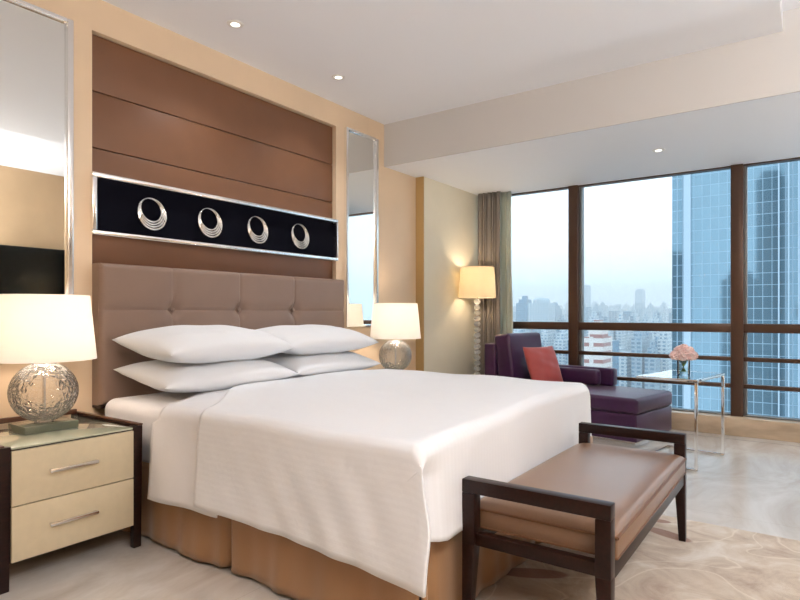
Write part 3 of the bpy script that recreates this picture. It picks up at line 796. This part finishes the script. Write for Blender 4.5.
bld('tower_block', sl(516), sl(527), 303, 900, 'blue', 'blue grey tower at the left end of the skyline beside the curtain', 30, None, 'step')
bld('tower_block', sl(528), sl(548), 303, 850, 'white', 'pale tower with round drum roof, left end of the skyline', 30, None, 'round')
bld('tower_block', sl(549), sl(556), 309, 1000, 'grey', 'narrow grey tower right of the round roofed tower', 30, None, 'step')
bld('skyscraper', sl(635), sl(642), 290, 2600, 'blue', 'slender tallest skyscraper standing far away in the skyline', 60, None, 'crown')
bld('skyscraper', sl(581), sl(586), 285, 2300, 'blue', 'tall far skyscraper just right of the left window mullion', 60)
bld('tower_block', sl(584), sl(603), 337, 420, 'brick', 'white apartment tower with red bands below the transom', 24, None, 'step')
bld('tower_block', sl(604), sl(612), 341, 470, 'blue', 'blue tower right of the red banded apartment tower', 20)
rn = random.Random(11)
k = 0
for band, (n, Ya, Yb, va, vb, w0, w1) in enumerate([(36, 1700, 2600, 303, 311, 4, 8), (38, 1000, 1700, 307, 318, 4, 9), (36, 650, 1000, 320, 336, 5, 9), (24, 520, 640, 338, 356, 7, 12)]):
    for i in range(n):
        for tries in range(12):
            u = 514+(672-514)*(i+rn.uniform(0, 1))/n
            w_ = rn.uniform(w0, w1); Y = rn.uniform(Ya, Yb); dep = rn.uniform(16, 30)
            if free(sl(u-w_/2)*Y, sl(u+w_/2)*Y, Y, Y+dep): break
        else: continue
        bld('tower_block', sl(u-w_/2), sl(u+w_/2), rn.uniform(va, vb), Y, rn.choice(['white', 'white', 'grey', 'blue', 'grey']),
            ['pale hazy tower block on the far skyline', 'pale tower block in the distant city', 'mid distance tower block below the window transom', 'lower apartment block in the near part of the city'][band],
            dep, ['far skyline towers', 'distant city towers', 'mid distance towers', 'near city blocks'][band], rn.choice([None, 'step', None, 'step']))
# low-rise carpet of the city and its trees: uncountable
cb = bmesh.new(); ct = bmesh.new()
Y = 330
while Y < 1900:
    cell = 17+(Y-330)*.012
    x = -.50*Y
    while x < -.1*Y:
        a, c2, h = rn.uniform(7, cell*.85), rn.uniform(7, cell*.85), rn.choice([rn.uniform(4, 12), rn.uniform(8, 26)])
        if free(x-cell/2, x+cell/2, Y-cell/2, Y+cell/2):
            if rn.random() < .26:
                for q in range(3):
                    s3 = rn.uniform(2.5, 4)
                    bmesh.ops.create_icosphere(ct, subdivisions=1, radius=s3, matrix=Matrix.Translation((x+(q-1)*cell*.3, Y+rn.uniform(-4, 4), GZ+s3)))
            else:
                bmesh.ops.create_cube(cb, size=1, matrix=Matrix.Translation((x, Y, GZ+h/2)) @ Matrix.Diagonal((a, c2, h, 1)))
        x += cell
    Y += cell
def stuff(name, b_, mat, label, cat):
    me = bpy.data.meshes.new(name); b_.to_mesh(me); b_.free(); me.materials.append(mat)
    o = bpy.data.objects.new(name, me); C.objects.link(o); o['kind'] = 'stuff'; tag(o, label, cat)
stuff('low_buildings', cb, facade('low_rise_roofs', rgb(214, 216, 214), rgb(120, 146, 160), 7, 4, .45, .6, vary=.6), 'dense low buildings covering the ground of the city', 'buildings')
stuff('city_trees', ct, pm('tree_green', rgb(84, 112, 96), .9, noise=.3, nscale=.2), 'green trees scattered between the low city buildings', 'trees')

# near glass tower across the street
YT = 110.
tw = thing('glass_tower', 'tall blue glass office tower with vertical white strip close outside the window', 'building', (0, YT, GZ))
gA = facade('tower_glass', rgb(136, 156, 168), (.19, .28, .33, 1), 1.25, 1.9, .93, .95, gloss=.55, rough=.05, vary=.05)
gB = facade('tower_glass_dense', rgb(140, 158, 170), (.17, .26, .31, 1), .9, 1.9, .82, .95, gloss=.55, rough=.05, vary=.06)
gS = pm('white_fin', rgb(158, 172, 182), .4)
def tx(u): return sl(u)*YT
MB().box(tx(671), tx(684), 1, 30, 0, 170).build('side_facade', gB, tw, smooth=False)
MB().box(tx(684), tx(691), -.4, 30, 0, 170).build('white_strip', gS, tw, smooth=False)
MB().box(tx(691), tx(778), 0, 30, 0, 170).build('main_facade', gA, tw, smooth=False)
MB().box(tx(778), tx(900), -.5, 30, 0, 170).build('finned_facade', gB, tw, smooth=False)
i = 0; x = tx(779)
while x < tx(860):
    MB().box(x-.1, x+.1, -1.1, -.5, 0, 170).build('fin', gS, tw, smooth=False); x += 1.3
# podium floors of the tower: parapet ledges
# neighbouring blocks that the glass tower mirrors
for (xa, xb, zt, lab) in [(-14.2, -6.6, 44, 'dark tower mirrored in the glass tower, seen through the right pane'),
                          (-24, -14.4, 12, 'low dark block mirrored beside the dark tower reflection'),
                          (-44, -36, 20, 'dark block mirrored in the left edge of the glass tower')]:
    m = MB(); m.box(0, xb-xa, -16, 0, 0, zt-GZ); m.box((xb-xa)*.15, (xb-xa)*.85, -14, -2, zt-GZ, zt-GZ+2.5)
    o = m.build('neighbour_tower', fac['dark'], smooth=False); o.location = (xa, 3.0, GZ); tag(o, lab, 'building')

# haze over the city
hm, hnt, hout = newmat('city_haze')
vs = N(hnt, 'ShaderNodeVolumeScatter'); setin(vs, Color=(.94, .97, 1, 1), Density=HAZE, Anisotropy=0)
hnt.links.new(vs.outputs[0], hout.inputs['Volume'])
hz = MB().box(-2500, 1200, 135, 3400, GZ-.5, 150).build('haze', hm, smooth=False); hz['kind'] = 'stuff'
tag(hz, 'pale daylight haze hanging over the city', 'haze')
# ------------------------------------------------------------------ world, camera
W = bpy.data.worlds.new('overcast'); bpy.context.scene.world = W; W.use_nodes = True
nt = W.node_tree; nt.nodes.clear()
out = nt.nodes.new('ShaderNodeOutputWorld'); bg = nt.nodes.new('ShaderNodeBackground')
tc = nt.nodes.new('ShaderNodeTexCoord'); sp = nt.nodes.new('ShaderNodeSeparateXYZ'); nt.links.new(tc.outputs['Generated'], sp.inputs[0])
cr = nt.nodes.new('ShaderNodeValToRGB'); e = cr.color_ramp.elements
e[0].position = 0; e[0].color = (.77, .89, 1.0, 1); e[1].position = .5; e[1].color = (.89, .945, 1, 1)
nt.links.new(sp.outputs[2], cr.inputs[0]); nt.links.new(cr.outputs[0], bg.inputs[0]); bg.inputs[1].default_value = 2.1
nt.links.new(bg.outputs[0], out.inputs[0])

cam = bpy.data.cameras.new('camera'); co = bpy.data.objects.new('camera', cam); C.objects.link(co)
co.location = (0, 0, 1.1); co.rotation_euler = (PI/2, 0, A_)
cam.sensor_width = 36; cam.lens = 580/800*36; cam.shift_y = 13/800; cam.clip_end = 8000; cam.clip_start = .05
sc = bpy.context.scene; sc.camera = co
sc.view_settings.view_transform = 'Standard'; sc.view_settings.look = 'None'; sc.view_settings.gamma = 1; sc.view_settings.exposure = .42
